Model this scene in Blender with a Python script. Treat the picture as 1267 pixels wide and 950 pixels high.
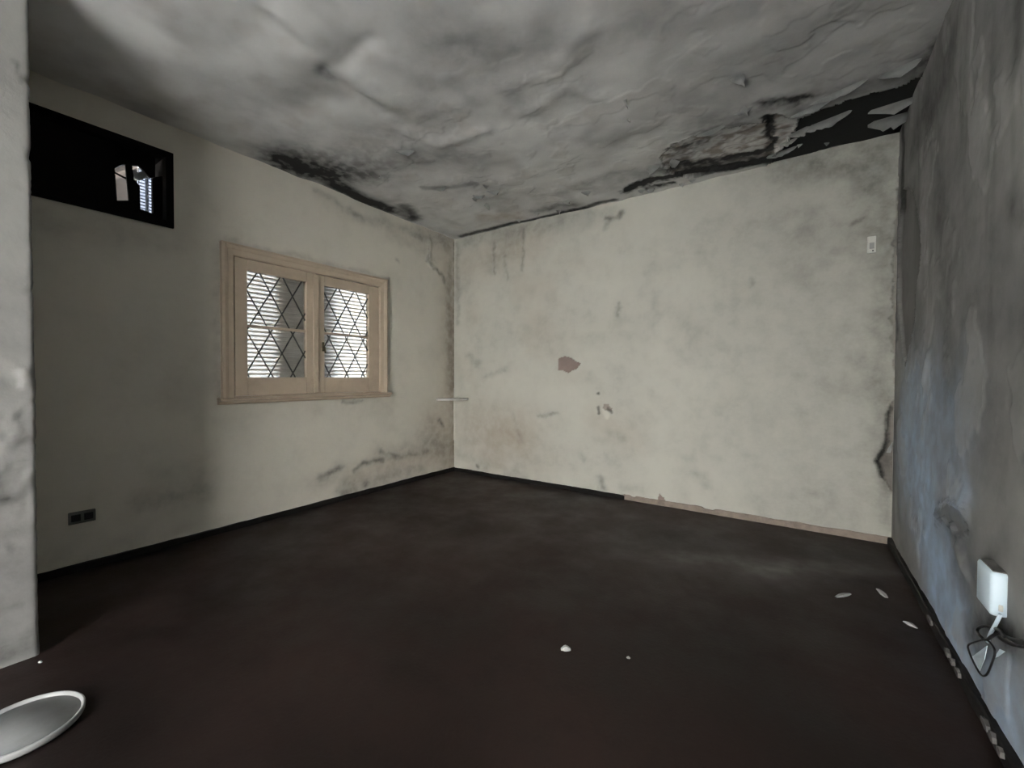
import bpy, bmesh, math, random
import numpy as np
from mathutils import Vector, Matrix

for o in list(bpy.data.objects):
    bpy.data.objects.remove(o)
scene = bpy.context.scene
COL = scene.collection
random.seed(4)

# ------------------------------------------------------------------ camera
F_PX, YAW, PITCH, ROLL = 527.148, 0.5948197, -0.0181368, 0.0041309
CAM = np.array([3.478551, -3.888854, 1.149482])
W, H = 4.0145, 2.80            # room: left wall x=0, right wall x=W, back wall y=0
REAR = 5.9                     # rear wall at y=-REAR (behind the camera)
fwd = np.array([-math.sin(YAW) * math.cos(PITCH), math.cos(YAW) * math.cos(PITCH), math.sin(PITCH)])
right0 = np.array([math.cos(YAW), math.sin(YAW), 0.0])
up0 = np.cross(right0, fwd)
RIGHT = right0 * math.cos(ROLL) + up0 * math.sin(ROLL)
UP = -right0 * math.sin(ROLL) + up0 * math.cos(ROLL)
cd = bpy.data.cameras.new('camera')
cam = bpy.data.objects.new('camera', cd)
COL.objects.link(cam)
m = Matrix.Identity(4)
for i in range(3):
    m[i][0], m[i][1], m[i][2], m[i][3] = RIGHT[i], UP[i], -fwd[i], CAM[i]
cam.matrix_world = m
cd.sensor_fit = 'HORIZONTAL'
cd.sensor_width = 36.0
cd.lens = F_PX / 1267 * 36.0
cd.clip_start = 0.02
scene.camera = cam

# ------------------------------------------------------------------ world, daylight, exposure
wd = bpy.data.worlds.new('world')
scene.world = wd
wd.use_nodes = True
bg = wd.node_tree.nodes['Background']
bg.inputs['Color'].default_value = (0.55, 0.74, 1.0, 1)
bg.inputs['Strength'].default_value = 1.2

sd = bpy.data.lights.new('sun', 'SUN')
sd.energy = 10.0
sd.angle = 0.02
sd.color = (1.0, 0.985, 0.965)
sun = bpy.data.objects.new('sun', sd)
COL.objects.link(sun)
sun.rotation_euler = Vector((-0.04, -0.85, -0.75)).to_track_quat('-Z', 'Y').to_euler()

DOOR = (1.62, 3.48, 2.30)      # opening in the rear wall: x0, x1, head height
pl = bpy.data.lights.new('door_portal', 'AREA')
pl.shape = 'RECTANGLE'
pl.size, pl.size_y = DOOR[1] - DOOR[0], DOOR[2]
pl.cycles.is_portal = True
po = bpy.data.objects.new('door_portal', pl)
COL.objects.link(po)
po.location = ((DOOR[0] + DOOR[1]) / 2, -REAR - 0.24, DOOR[2] / 2)
po.rotation_euler = (math.radians(90), 0, 0)

vs = scene.view_settings
vs.view_transform = 'Standard'
vs.look = 'None'
vs.gamma = 1.0
vs.use_curve_mapping = False
vs.exposure = 3.82


# ------------------------------------------------------------------ helpers
def ray(px, py):
    d = fwd * F_PX + RIGHT * (px - 633.5) - UP * (py - 475.0)
    return d


def hit(px, py, axis, val):
    d = ray(px, py)
    t = (val - CAM[axis]) / d[axis]
    return CAM + d * t


_rng = np.random.RandomState(7)
_perm = _rng.permutation(512)
_perm = np.concatenate([_perm, _perm, _perm])
_ga = _rng.rand(512) * 2 * np.pi
_gx, _gy = np.cos(_ga), np.sin(_ga)


def pnoise(x, y, seed=0):
    x = np.asarray(x, float); y = np.asarray(y, float)
    xi = np.floor(x).astype(int); yi = np.floor(y).astype(int)
    xf = x - xi; yf = y - yi

    def g(ix, iy, fx, fy):
        k = _perm[(_perm[(ix + seed * 31) & 511] + iy + seed * 17) & 511]
        return _gx[k] * fx + _gy[k] * fy
    u = xf ** 3 * (xf * (xf * 6 - 15) + 10)
    v = yf ** 3 * (yf * (yf * 6 - 15) + 10)
    a = g(xi, yi, xf, yf); b = g(xi + 1, yi, xf - 1, yf)
    c = g(xi, yi + 1, xf, yf - 1); d = g(xi + 1, yi + 1, xf - 1, yf - 1)
    return ((a + u * (b - a)) + v * ((c + u * (d - c)) - (a + u * (b - a)))) * 1.5


def fbm(x, y, seed=0, octv=4, gain=0.5):
    s = 0.0; amp = 1.0; f = 1.0; n = 0.0
    for k in range(octv):
        s = s + amp * pnoise(x * f, y * f, seed + k)
        n += amp; amp *= gain; f *= 2.03
    return s / n


def sstep(a, b, x):
    t = np.clip((x - a) / (b - a), 0, 1)
    return t * t * (3 - 2 * t)


def coords(a, b, step, marks=(), coarse_after=None, coarse=0.12):
    pts = [a, b] + [q for q in marks if a < q < b]
    if coarse_after is not None:
        pts.append(coarse_after)
    pts = sorted(set(pts))
    out = [pts[0]]
    for p, q in zip(pts[:-1], pts[1:]):
        st = coarse if (coarse_after is not None and p >= coarse_after - 1e-6) else step
        n = max(1, int(round((q - p) / st)))
        out += list(np.linspace(p, q, n + 1)[1:])
    return np.array(out)


class Surf:
    """A plastered surface as a fine height field with stain layers."""

    def __init__(s, origin, ud, vd, nd, us, vs_, axis, val):
        s.o, s.ud, s.vd, s.nd = [np.array(q, float) for q in (origin, ud, vd, nd)]
        s.us, s.vs = us, vs_
        s.U, s.V = np.meshgrid(us, vs_)
        s.h = np.zeros_like(s.U)
        s.att = {k: np.zeros_like(s.U) for k in ('mold_shade', 'damp_light', 'bare', 'pale')}
        s.axis, s.val = axis, val
        s.holes = []
        s.path = None
        s.wx = fbm(s.U * 5, s.V * 5, 11, 4); s.wy = fbm(s.U * 5, s.V * 5, 23, 4)
        s.bn = sstep(-0.35, 0.25, fbm(s.U * 13, s.V * 13, 27, 4))
        s.fx = fbm(s.U * 22, s.V * 22, 31, 3); s.fy = fbm(s.U * 22, s.V * 22, 41, 3)

    def uv(s, px, py):
        p = hit(px, py, s.axis, s.val) - s.o
        return p @ s.ud, p @ s.vd

    def dist(s, pts, warp=0.04, fine=0.012):
        x = s.U + s.wx * warp + s.fx * fine
        y = s.V + s.wy * warp + s.fy * fine
        q = [s.uv(*p) for p in pts]
        if len(q) == 1:
            q = q * 2
        best = np.full_like(x, 1e9)
        for (ax, ay), (bx, by) in zip(q[:-1], q[1:]):
            dx, dy = bx - ax, by - ay
            L = dx * dx + dy * dy + 1e-12
            t = np.clip(((x - ax) * dx + (y - ay) * dy) / L, 0, 1)
            best = np.minimum(best, np.hypot(x - ax - t * dx, y - ay - t * dy))
        return best

    def stain(s, ch, pts, r, k=1.0, soft=0.7, warp=0.05, fine=0.015):
        d = s.dist(pts, warp, fine)
        brk = 0.65 + 0.35 * s.bn if soft > 0.8 else 1.0
        v = k * brk * (np.exp(-(d / r) ** 2 * 1.1) if soft > 0.8 else 1 - sstep(r * (1 - soft), r * (1 + soft), d))
        s.att[ch] = 1 - (1 - s.att[ch]) * (1 - np.clip(v, 0, 1))

    def ridge(s, pts, r, amp, warp=0.03):
        d = s.dist(pts, warp, 0.006)
        s.h += amp * np.exp(-(d / r) ** 2)

    def inside(s, pts, warp, fine):
        x = s.U + s.wx * warp + s.fx * fine
        y = s.V + s.wy * warp + s.fy * fine
        q = [s.uv(*p) for p in pts]
        c = np.zeros(x.shape, bool)
        n = len(q)
        for i in range(n):
            (x1, y1), (x2, y2) = q[i], q[(i + 1) % n]
            if y1 == y2:
                continue
            c ^= ((y1 > y) != (y2 > y)) & (x < (x2 - x1) * (y - y1) / (y2 - y1) + x1)
        return c

    def peel(s, pts, depth=0.006, k=1.0, warp=0.02, fine=0.012, ch='bare', lip=0.004):
        c = s.inside(pts, warp, fine)
        s.h[c] = np.minimum(s.h[c], 0) - depth
        s.att[ch][c] = np.maximum(s.att[ch][c], k)
        if lip:
            e = np.zeros_like(c)
            for dx, dy in ((1, 0), (-1, 0), (0, 1), (0, -1), (1, 1), (-1, -1)):
                e |= np.roll(np.roll(c, dx, 1), dy, 0)
            e &= ~c
            s.h[e] += lip

    def build(s, name, mat):
        nu, nv = len(s.us), len(s.vs)
        if s.path is None:
            P = (s.o[None, None] + s.U[..., None] * s.ud + s.V[..., None] * s.vd + s.h[..., None] * s.nd)
        else:
            P = s.path(s)
        me = bpy.data.meshes.new(name)
        P = P.reshape(-1, 3)
        idx = np.arange(nu * nv).reshape(nv, nu)
        q = np.stack([idx[:-1, :-1], idx[:-1, 1:], idx[1:, 1:], idx[1:, :-1]], -1)
        uc = (s.us[:-1] + s.us[1:]) / 2; vc = (s.vs[:-1] + s.vs[1:]) / 2
        keep = np.ones((nv - 1, nu - 1), bool)
        for (u0, u1, v0, v1) in s.holes:
            keep &= ~(((uc > u0) & (uc < u1))[None, :] & ((vc > v0) & (vc < v1))[:, None])
        q = q[keep]
        if np.dot(np.cross(s.ud, s.vd), s.nd) < 0:
            q = q[:, ::-1]
        n = len(q)
        me.vertices.add(len(P)); me.vertices.foreach_set('co', P.ravel())
        me.loops.add(n * 4); me.loops.foreach_set('vertex_index', q.ravel().astype(np.int32))
        me.polygons.add(n)
        me.polygons.foreach_set('loop_start', np.arange(0, n * 4, 4, dtype=np.int32))
        me.polygons.foreach_set('loop_total', np.full(n, 4, np.int32))
        me.polygons.foreach_set('use_smooth', np.ones(n, bool))
        for k, a in s.att.items():
            at = me.attributes.new(k, 'FLOAT', 'POINT')
            at.data.foreach_set('value', np.clip(a, 0, 1).ravel().astype(np.float32))
        me.update(calc_edges=True)
        me.validate()
        o = bpy.data.objects.new(name, me)
        COL.objects.link(o)
        me.materials.append(mat)
        return o


def struct(o):
    o['kind'] = 'structure'
    return o


def tag(o, label, cat, group=None):
    o['label'] = label; o['category'] = cat
    if group:
        o['group'] = group
    return o


def empty(name, loc=(0, 0, 0), parent=None):
    o = bpy.data.objects.new(name, None)
    o.empty_display_size = 0.05
    COL.objects.link(o)
    o.location = loc
    if parent:
        o.parent = parent
    return o


def mesh_obj(name, bm, mat, parent=None, smooth=False):
    me = bpy.data.meshes.new(name)
    bmesh.ops.recalc_face_normals(bm, faces=bm.faces[:])
    bm.to_mesh(me); bm.free()
    if smooth:
        for p in me.polygons:
            p.use_smooth = True
    me.materials.append(mat)
    o = bpy.data.objects.new(name, me)
    COL.objects.link(o)
    if parent:
        o.parent = parent
    return o


def box(bm, x0, x1, y0, y1, z0, z1, bev=0.0):
    r = bmesh.ops.create_cube(bm, size=1.0)
    vsx = r['verts']
    for v in vsx:
        v.co = Vector(((x0 + x1) / 2 + v.co.x * (x1 - x0), (y0 + y1) / 2 + v.co.y * (y1 - y0), (z0 + z1) / 2 + v.co.z * (z1 - z0)))
    if bev:
        es = list({e for v in vsx for e in v.link_edges})
        bmesh.ops.bevel(bm, geom=es, offset=bev, segments=2, affect='EDGES', profile=0.5)


def box_obj(name, dims, mat, parent=None, bev=0.003):
    bm = bmesh.new()
    box(bm, *dims, bev=bev)
    return mesh_obj(name, bm, mat, parent)


def prism(bm, pts, axis, a, b):
    """extrude a polygon (2D pts) along axis from a to b"""
    def mk(p, t):
        if axis == 0: return Vector((t, p[0], p[1]))
        if axis == 1: return Vector((p[0], t, p[1]))
        return Vector((p[0], p[1], t))
    A = [bm.verts.new(mk(p, a)) for p in pts]
    B = [bm.verts.new(mk(p, b)) for p in pts]
    n = len(pts)
    bm.faces.new(A); bm.faces.new(B[::-1])
    for i in range(n):
        bm.faces.new((A[i], A[(i + 1) % n], B[(i + 1) % n], B[i]))


def tube(bm, pts, r, seg=8, closed=False):
    pts = [Vector(p) for p in pts]
    n = len(pts)
    rings = []
    prev = None
    for i, p in enumerate(pts):
        a = pts[(i - 1) % n] if (closed or i > 0) else p
        b = pts[(i + 1) % n] if (closed or i < n - 1) else p
        t = (b - a).normalized()
        if prev is None:
            prev = t.orthogonal().normalized()
        nrm = (prev - t * prev.dot(t)).normalized()
        prev = nrm
        bn = t.cross(nrm)
        rr = r[i] if isinstance(r, (list, tuple)) else r
        rings.append([bm.verts.new(p + (nrm * math.cos(2 * math.pi * k / seg) + bn * math.sin(2 * math.pi * k / seg)) * rr) for k in range(seg)])
    m_ = n if closed else n - 1
    for i in range(m_):
        A, B = rings[i], rings[(i + 1) % n]
        for k in range(seg):
            bm.faces.new((A[k], A[(k + 1) % seg], B[(k + 1) % seg], B[k]))
    if not closed:
        bm.faces.new(rings[0][::-1]); bm.faces.new(rings[-1])


def spline(pts, n=8):
    """Catmull-Rom through the points"""
    p = [Vector(q) for q in pts]
    p = [p[0] * 2 - p[1]] + p + [p[-1] * 2 - p[-2]]
    out = []
    for i in range(1, len(p) - 2):
        for k in range(n):
            t = k / n
            a, b, c, d = p[i - 1], p[i], p[i + 1], p[i + 2]
            out.append(0.5 * ((2 * b) + (c - a) * t + (2 * a - 5 * b + 4 * c - d) * t * t + (3 * b - a - 3 * c + d) * t ** 3))
    out.append(p[-2])
    return out


# ------------------------------------------------------------------ materials
def new_mat(name):
    mt = bpy.data.materials.new(name)
    mt.use_nodes = True
    nt = mt.node_tree
    return mt, nt, nt.nodes['Principled BSDF'], nt.nodes.new, nt.links.new


def noise_node(nt, scale, detail=4, rough=0.55, vec=None, dist=0.0):
    n = nt.nodes.new('ShaderNodeTexNoise')
    n.inputs['Scale'].default_value = scale
    n.inputs['Detail'].default_value = detail
    n.inputs['Roughness'].default_value = rough
    n.inputs['Distortion'].default_value = dist
    if vec is not None:
        nt.links.new(vec, n.inputs['Vector'])
    return n.outputs['Fac']


def ramp(nt, fac, stops):
    r = nt.nodes.new('ShaderNodeValToRGB')
    while len(r.color_ramp.elements) > 1:
        r.color_ramp.elements.remove(r.color_ramp.elements[-1])
    for i, (p, c) in enumerate(stops):
        e = r.color_ramp.elements[0] if i == 0 else r.color_ramp.elements.new(p)
        e.position = p
        e.color = (c, c, c, 1) if not isinstance(c, tuple) else (*c, 1)
    nt.links.new(fac, r.inputs['Fac'])
    return r.outputs['Color']


def mixc(nt, fac, a, b, mode='MIX'):
    n = nt.nodes.new('ShaderNodeMix')
    n.data_type = 'RGBA'
    n.blend_type = mode
    for sock, v in ((n.inputs[0], fac), (n.inputs[6], a), (n.inputs[7], b)):
        if isinstance(v, (int, float)):
            sock.default_value = v
        elif isinstance(v, tuple):
            sock.default_value = (*v, 1)
        else:
            nt.links.new(v, sock)
    return n.outputs[2]


def math_n(nt, op, a, b=None, c=None, clamp=False):
    n = nt.nodes.new('ShaderNodeMath')
    n.operation = op
    n.use_clamp = clamp
    for i, v in enumerate((a, b, c)):
        if v is None:
            continue
        if isinstance(v, (int, float)):
            n.inputs[i].default_value = v
        else:
            nt.links.new(v, n.inputs[i])
    return n.outputs[0]


def plaster(name, paint, paint2, mold_shade=(0.035, 0.036, 0.032), damp_light=(0.34, 0.28, 0.215), bare=(0.16, 0.125, 0.105),
            rough=0.85, bump=0.14, grime=0.35, brk=1.0, gain=0.9):
    mt, nt, bs, N, Lk = new_mat(name)
    g = N('ShaderNodeNewGeometry').outputs['Position']
    big = noise_node(nt, 1.6, 5, 0.6, g)
    mid = noise_node(nt, 7.0, 5, 0.62, g)
    fin = noise_node(nt, 45.0, 4, 0.6, g)

    def at(k):
        a = N('ShaderNodeAttribute'); a.attribute_name = k
        return a.outputs['Fac']
    col = mixc(nt, ramp(nt, big, [(0.35, 0.0), (0.65, 1.0)]), paint, paint2)
    # general grime, blotchy
    gm = math_n(nt, 'MULTIPLY', ramp(nt, mid, [(0.45, 0.0), (0.72, 1.0)]), ramp(nt, big, [(0.42, 0.15), (0.62, 1.0)]))
    gm = math_n(nt, 'MULTIPLY', gm, grime)
    col = mixc(nt, gm, col, tuple(q * 0.45 for q in paint))
    # damp tint; on the right wall painted daylight
    dm = math_n(nt, 'MULTIPLY', at('damp_light'), math_n(nt, 'MULTIPLY_ADD', mid, 1.0, 0.5), clamp=True)
    col = mixc(nt, dm, col, damp_light)
    # pale scrapes
    col = mixc(nt, at('pale'), col, tuple(min(0.8, q * 1.45) for q in paint))
    # bare substrate
    bc = mixc(nt, mid, tuple(q * 0.75 for q in bare), tuple(q * 1.3 for q in bare))
    col = mixc(nt, at('bare'), col, bc)
    # mould and painted dimming: attribute broken up by noise
    mk = math_n(nt, 'MULTIPLY_ADD', math_n(nt, 'SUBTRACT', mid, 0.5), 1.1 * brk, gain)
    mk = math_n(nt, 'MULTIPLY_ADD', math_n(nt, 'SUBTRACT', fin, 0.5), 0.45 * brk, mk)
    mm = math_n(nt, 'MULTIPLY', at('mold_shade'), mk, clamp=True)
    col = mixc(nt, mm, col, mold_shade)
    # speckle
    sp = ramp(nt, noise_node(nt, 130.0, 2, 0.5, g), [(0.72, 0.0), (0.78, 1.0)])
    col = mixc(nt, math_n(nt, 'MULTIPLY', sp, 0.25), col, tuple(q * 0.35 for q in paint))
    Lk(col, bs.inputs['Base Color'])
    bs.inputs['Roughness'].default_value = rough
    bs.inputs['Specular IOR Level'].default_value = 0.25
    b = N('ShaderNodeBump')
    b.inputs['Strength'].default_value = bump
    b.inputs['Distance'].default_value = 0.012
    hh = math_n(nt, 'MULTIPLY_ADD', fin, 0.35, mid)
    Lk(hh, b.inputs['Height'])
    Lk(b.outputs[0], bs.inputs['Normal'])
    return mt


def simple(name, col, rough=0.6, var=0.25, scale=12.0, metal=0.0, bump=0.15, spec=0.4, dirt=None, dirt_amt=0.5):
    mt, nt, bs, N, Lk = new_mat(name)
    g = N('ShaderNodeNewGeometry').outputs['Position']
    n1 = noise_node(nt, scale, 5, 0.6, g)
    c = mixc(nt, n1, tuple(q * (1 - var) for q in col), tuple(min(1, q * (1 + var)) for q in col))
    if dirt:
        n2 = ramp(nt, noise_node(nt, scale * 0.6, 6, 0.65, g), [(0.5, 0.0), (0.7, 1.0)])
        c = mixc(nt, math_n(nt, 'MULTIPLY', n2, dirt_amt), c, dirt)
    Lk(c, bs.inputs['Base Color'])
    bs.inputs['Roughness'].default_value = rough
    bs.inputs['Metallic'].default_value = metal
    bs.inputs['Specular IOR Level'].default_value = spec
    if bump:
        b = N('ShaderNodeBump'); b.inputs['Strength'].default_value = bump; b.inputs['Distance'].default_value = 0.004
        Lk(noise_node(nt, scale * 4, 4, 0.6, g), b.inputs['Height']); Lk(b.outputs[0], bs.inputs['Normal'])
    return mt


M = {}
M['wall_back'] = plaster('plaster_back', (0.545, 0.537, 0.475), (0.49, 0.484, 0.43), bare=(0.25, 0.195, 0.17), grime=0.30)
M['wall_left'] = plaster('plaster_left', (0.64, 0.61, 0.53), (0.60, 0.575, 0.50), grime=0.15)
M['wall_right'] = plaster('plaster_right', (0.25, 0.247, 0.235), (0.175, 0.173, 0.165), damp_light=(0.36, 0.47, 0.62), bare=(0.15, 0.145, 0.135), grime=0.6)  # damp slot holds the pale blue of painted daylight here
M['ceiling'] = plaster('plaster_ceiling', (0.66, 0.655, 0.63), (0.56, 0.555, 0.535), bare=(0.20, 0.165, 0.135), mold_shade=(0.022, 0.022, 0.021), grime=0.30, bump=0.02, brk=0.55, gain=1.25)
M['stub'] = plaster('plaster_stub', (0.27, 0.265, 0.25), (0.23, 0.225, 0.215), grime=0.3, bump=0.25)
M['flake'] = simple('paint_flake', (0.42, 0.425, 0.41), 0.8, 0.3, dirt=(0.2, 0.2, 0.19))
M['flake_dark'] = simple('paint_flake_grey', (0.30, 0.30, 0.29), 0.85, 0.25)
M['chip'] = simple('worn_chip', (0.11, 0.105, 0.10), 0.9, 0.4, 40)
M['wood'] = simple('painted_wood', (0.50, 0.41, 0.31), 0.5, 0.10, 9, dirt=(0.32, 0.26, 0.19), dirt_amt=0.35)
M['dark_wood'] = simple('dark_wood', (0.006, 0.0055, 0.005), 0.9, 0.4, 14, spec=0.08)
M['black_board'] = simple('black_baseboard', (0.009, 0.008, 0.0078), 0.7, 0.4, 20, dirt=(0.04, 0.037, 0.035), dirt_amt=0.25, spec=0.2)
M['mortar'] = simple('bare_mortar', (0.27, 0.225, 0.185), 0.9, 0.3, 18, dirt=(0.12, 0.10, 0.09), dirt_amt=0.6, bump=0.4)
M['lead'] = simple('lead_came', (0.05, 0.05, 0.05), 0.5, 0.2, metal=0.3)
M['brass'] = simple('tarnished_brass', (0.10, 0.085, 0.05), 0.45, 0.3, metal=0.7)
M['white_plastic'] = simple('white_plastic', (0.58, 0.69, 0.76), 0.4, 0.06, 6, bump=0, dirt=(0.4, 0.4, 0.38), dirt_amt=0.3)  # blue of the daylight mixed into the white
M['aged_plastic'] = simple('aged_plastic', (0.55, 0.55, 0.51), 0.5, 0.1, 30, bump=0)
M['dark_plastic'] = simple('dark_plastic', (0.14, 0.14, 0.13), 0.5, 0.25, 30)
M['black_rubber'] = simple('black_rubber', (0.012, 0.012, 0.013), 0.45, 0.3, 30)
M['plate_white'] = simple('plate_rim', (0.33, 0.33, 0.32), 0.4, 0.08, 14, bump=0, dirt=(0.3, 0.29, 0.27), dirt_amt=0.4)
M['plate_grey'] = simple('plate_face', (0.22, 0.22, 0.215), 0.5, 0.15, 20, dirt=(0.17, 0.165, 0.16), dirt_amt=0.5)
M['concrete'] = simple('concrete', (0.48, 0.46, 0.43), 0.9, 0.15, 3)
M['beige'] = simple('beige_render', (0.088, 0.066, 0.050), 0.9, 0.06, 2)
M['outer'] = simple('outer_render', (0.35, 0.34, 0.32), 0.9, 0.1, 2)
M['blue_white'] = simple('blue_white_slat', (0.15, 0.16, 0.19), 0.5, 0.05, 4, bump=0)


def mat_floor():
    mt, nt, bs, N, Lk = new_mat('dark_floor')
    g = N('ShaderNodeNewGeometry').outputs['Position']
    n1 = noise_node(nt, 1.3, 5, 0.6, g)
    n2 = noise_node(nt, 9, 6, 0.65, g)
    c = mixc(nt, ramp(nt, n1, [(0.35, 0.0), (0.68, 1.0)]), (0.007, 0.0046, 0.0041), (0.027, 0.0165, 0.014))
    c = mixc(nt, ramp(nt, n2, [(0.5, 0.0), (0.75, 0.5)]), c, (0.006, 0.005, 0.0046))
    a = N('ShaderNodeAttribute'); a.attribute_name = 'pale'
    d = math_n(nt, 'MULTIPLY', a.outputs['Fac'], math_n(nt, 'MULTIPLY_ADD', n2, 1.6, 0.1), clamp=True)
    c = mixc(nt, d, c, (0.14, 0.135, 0.125))
    a2 = N('ShaderNodeAttribute'); a2.attribute_name = 'damp_light'
    c = mixc(nt, a2.outputs['Fac'], c, (0.030, 0.020, 0.017))
    sp = ramp(nt, noise_node(nt, 160, 2, 0.5, g), [(0.74, 0.0), (0.80, 1.0)])
    c = mixc(nt, math_n(nt, 'MULTIPLY', sp, 0.25), c, (0.13, 0.12, 0.11))
    Lk(c, bs.inputs['Base Color'])
    rr = N('ShaderNodeMapRange'); rr.inputs['From Min'].default_value = 0.35; rr.inputs['From Max'].default_value = 0.65
    rr.inputs['To Min'].default_value = 0.40; rr.inputs['To Max'].default_value = 0.62
    Lk(noise_node(nt, 2.6, 6, 0.65, g), rr.inputs['Value']); Lk(rr.outputs[0], bs.inputs['Roughness'])
    bs.inputs['Specular IOR Level'].default_value = 0.30
    bs.inputs['Specular Tint'].default_value = (1.0, 0.84, 0.78, 1)
    b = N('ShaderNodeBump'); b.inputs['Strength'].default_value = 0.2; b.inputs['Distance'].default_value = 0.004
    Lk(noise_node(nt, 60, 4, 0.6, g), b.inputs['Height']); Lk(b.outputs[0], bs.inputs['Normal'])
    return mt


def mat_glass():
    mt, nt, bs, N, Lk = new_mat('dusty_glass')
    g = N('ShaderNodeNewGeometry').outputs['Position']
    tr = N('ShaderNodeBsdfTransparent'); tr.inputs[0].default_value = (0.85, 0.85, 0.85, 1)
    gl = N('ShaderNodeBsdfGlossy'); gl.inputs['Roughness'].default_value = 0.15
    df = N('ShaderNodeBsdfDiffuse'); df.inputs[0].default_value = (0.35, 0.34, 0.32, 1)
    m1 = N('ShaderNodeMixShader'); m1.inputs[0].default_value = 0.06
    Lk(tr.outputs[0], m1.inputs[1]); Lk(gl.outputs[0], m1.inputs[2])
    m2 = N('ShaderNodeMixShader')
    Lk(math_n(nt, 'MULTIPLY', ramp(nt, noise_node(nt, 6, 5, 0.6, g), [(0.4, 0.3), (0.75, 1.0)]), 0.14), m2.inputs[0])
    Lk(m1.outputs[0], m2.inputs[1]); Lk(df.outputs[0], m2.inputs[2])
    Lk(m2.outputs[0], nt.nodes['Material Output'].inputs['Surface'])
    return mt


def mat_slat():
    mt, nt, bs, N, Lk = new_mat('translucent_slat')
    df = N('ShaderNodeBsdfDiffuse'); df.inputs[0].default_value = (0.55, 0.55, 0.53, 1)
    tl = N('ShaderNodeBsdfTranslucent'); tl.inputs[0].default_value = (0.90, 0.82, 0.70, 1)
    mx = N('ShaderNodeMixShader'); mx.inputs[0].default_value = 0.36
    Lk(df.outputs[0], mx.inputs[1]); Lk(tl.outputs[0], mx.inputs[2])
    Lk(mx.outputs[0], nt.nodes['Material Output'].inputs['Surface'])
    return mt


M['floor'] = mat_floor()
M['glass'] = mat_glass()
M['slat'] = mat_slat()

# ------------------------------------------------------------------ floor
FS = Surf((0, 0, 0), (1, 0, 0), (0, -1, 0), (0, 0, 1), coords(-0.02, W + 0.02, 0.03), coords(-0.02, REAR, 0.03), 2, 0.0)
FS.h += 0.0015 * fbm(FS.U * 3, FS.V * 3, 3, 3)
FS.stain('pale', [(830, 690), (900, 692), (950, 705), (1010, 700), (1110, 708)], 0.10, 0.55, 0.9, 0.06)
FS.stain('pale', [(780, 680), (960, 706)], 0.22, 0.22, 0.9, 0.08)
FS.stain('pale', [(940, 703), (975, 706)], 0.035, 0.7, 0.9, 0.03)
FS.stain('pale', [(1185, 800), (1215, 860)], 0.04, 0.3, 0.9, 0.03)
FS.stain('damp_light', [(600, 625), (720, 660)], 0.35, 0.6, 0.95, 0.15)
FS.stain('damp_light', [(480, 660), (560, 700)], 0.35, 0.35, 0.95, 0.15)
floor = struct(FS.build('floor', M['floor']))

# ------------------------------------------------------------------ ceiling
cu = coords(0, W, 0.009)
cv = coords(0, REAR, 0.009, coarse_after=3.7)
CS = Surf((0, 0, H), (1, 0, 0), (0, -1, 0), (0, 0, -1), cu, cv, 2, H)
U, V = CS.U, CS.V
near = sstep(3.9, 3.2, V)
CS.h += near * (0.026 * fbm(U * 1.4, V * 1.4, 51, 2) + 0.012 * fbm(U * 3.2, V * 3.2, 55, 2))
# blistered sheets of paint: terraces with sharp edges
wn = fbm(U * 1.7 + 0.25 * CS.wx, V * 2.3 + 0.25 * CS.wy, 61, 3)
msk = near * sstep(2.6, 1.6, V) * sstep(0.3, 1.0, U + V * 0.4)
tm = sstep(-0.15, 0.35, fbm(U * 2.1, V * 2.1, 67, 3))
for lv, am in ((-0.12, 0.004), (0.16, 0.004)):
    CS.h += msk * tm * am * sstep(lv, lv + 0.05, wn)
wn2 = fbm(U * 4.0, V * 4.0, 71, 3)
CS.h += msk * 0.002 * sstep(0.18, 0.26, wn2)
CS.att['damp_light'] = 0.14 * sstep(0.1, 0.4, wn2) * near
CS.att['mold_shade'] = 0.20 * sstep(0.0, 0.45, fbm(U * 2.2, V * 2.2, 83, 3)) * near
# sagging board joints
CS.ridge([(334, 23), (406, 89), (474, 142)], 0.05, -0.016)
CS.ridge([(350, 20), (420, 80), (485, 132)], 0.07, 0.012)
CS.ridge([(406, 89), (459, 53)], 0.05, -0.010)
CS.ridge([(500, 165), (545, 180), (600, 160)], 0.05, 0.014)
CS.ridge([(560, 60), (610, 110), (650, 150)], 0.06, -0.008)
CS.ridge([(620, 110), (680, 90), (720, 40)], 0.08, 0.014)
CS.ridge([(650, 140), (700, 110), (740, 120)], 0.06, 0.012)
# dark mould over the window side
CS.stain('mold_shade', [(355, 203), (405, 216)], 0.22, 0.95, 0.9)
CS.stain('mold_shade', [(360, 204), (480, 258)], 0.10, 0.6, 0.9)
CS.stain('mold_shade', [(380, 195), (450, 212)], 0.24, 0.55, 0.9)
CS.stain('mold_shade', [(415, 232), (462, 250)], 0.08, 0.75, 0.8)
CS.stain('mold_shade', [(440, 245), (505, 268)], 0.12, 0.55, 0.9)
CS.stain('mold_shade', [(502, 254), (512, 270)], 0.07, 0.6, 0.8)
CS.stain('mold_shade', [(470, 200), (560, 195)], 0.25, 0.25, 0.95)
CS.stain('mold_shade', [(440, 180), (520, 150)], 0.20, 0.18, 0.95)
CS.stain('mold_shade', [(525, 233), (560, 232), (585, 226)], 0.035, 0.35, 0.8)
CS.stain('mold_shade', [(400, 88), (412, 98)], 0.05, 0.4, 0.9)
CS.stain('mold_shade', [(545, 45), (600, 60)], 0.15, 0.2, 0.9)
CS.stain('mold_shade', [(570, 292), (640, 275), (700, 262), (760, 246)], 0.035, 0.7, 0.8, 0.02)
CS.stain('mold_shade', [(660, 262), (710, 252)], 0.06, 0.45, 0.9)
CS.stain('damp_light', [(600, 268), (640, 268)], 0.10, 0.6, 0.9)
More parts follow.
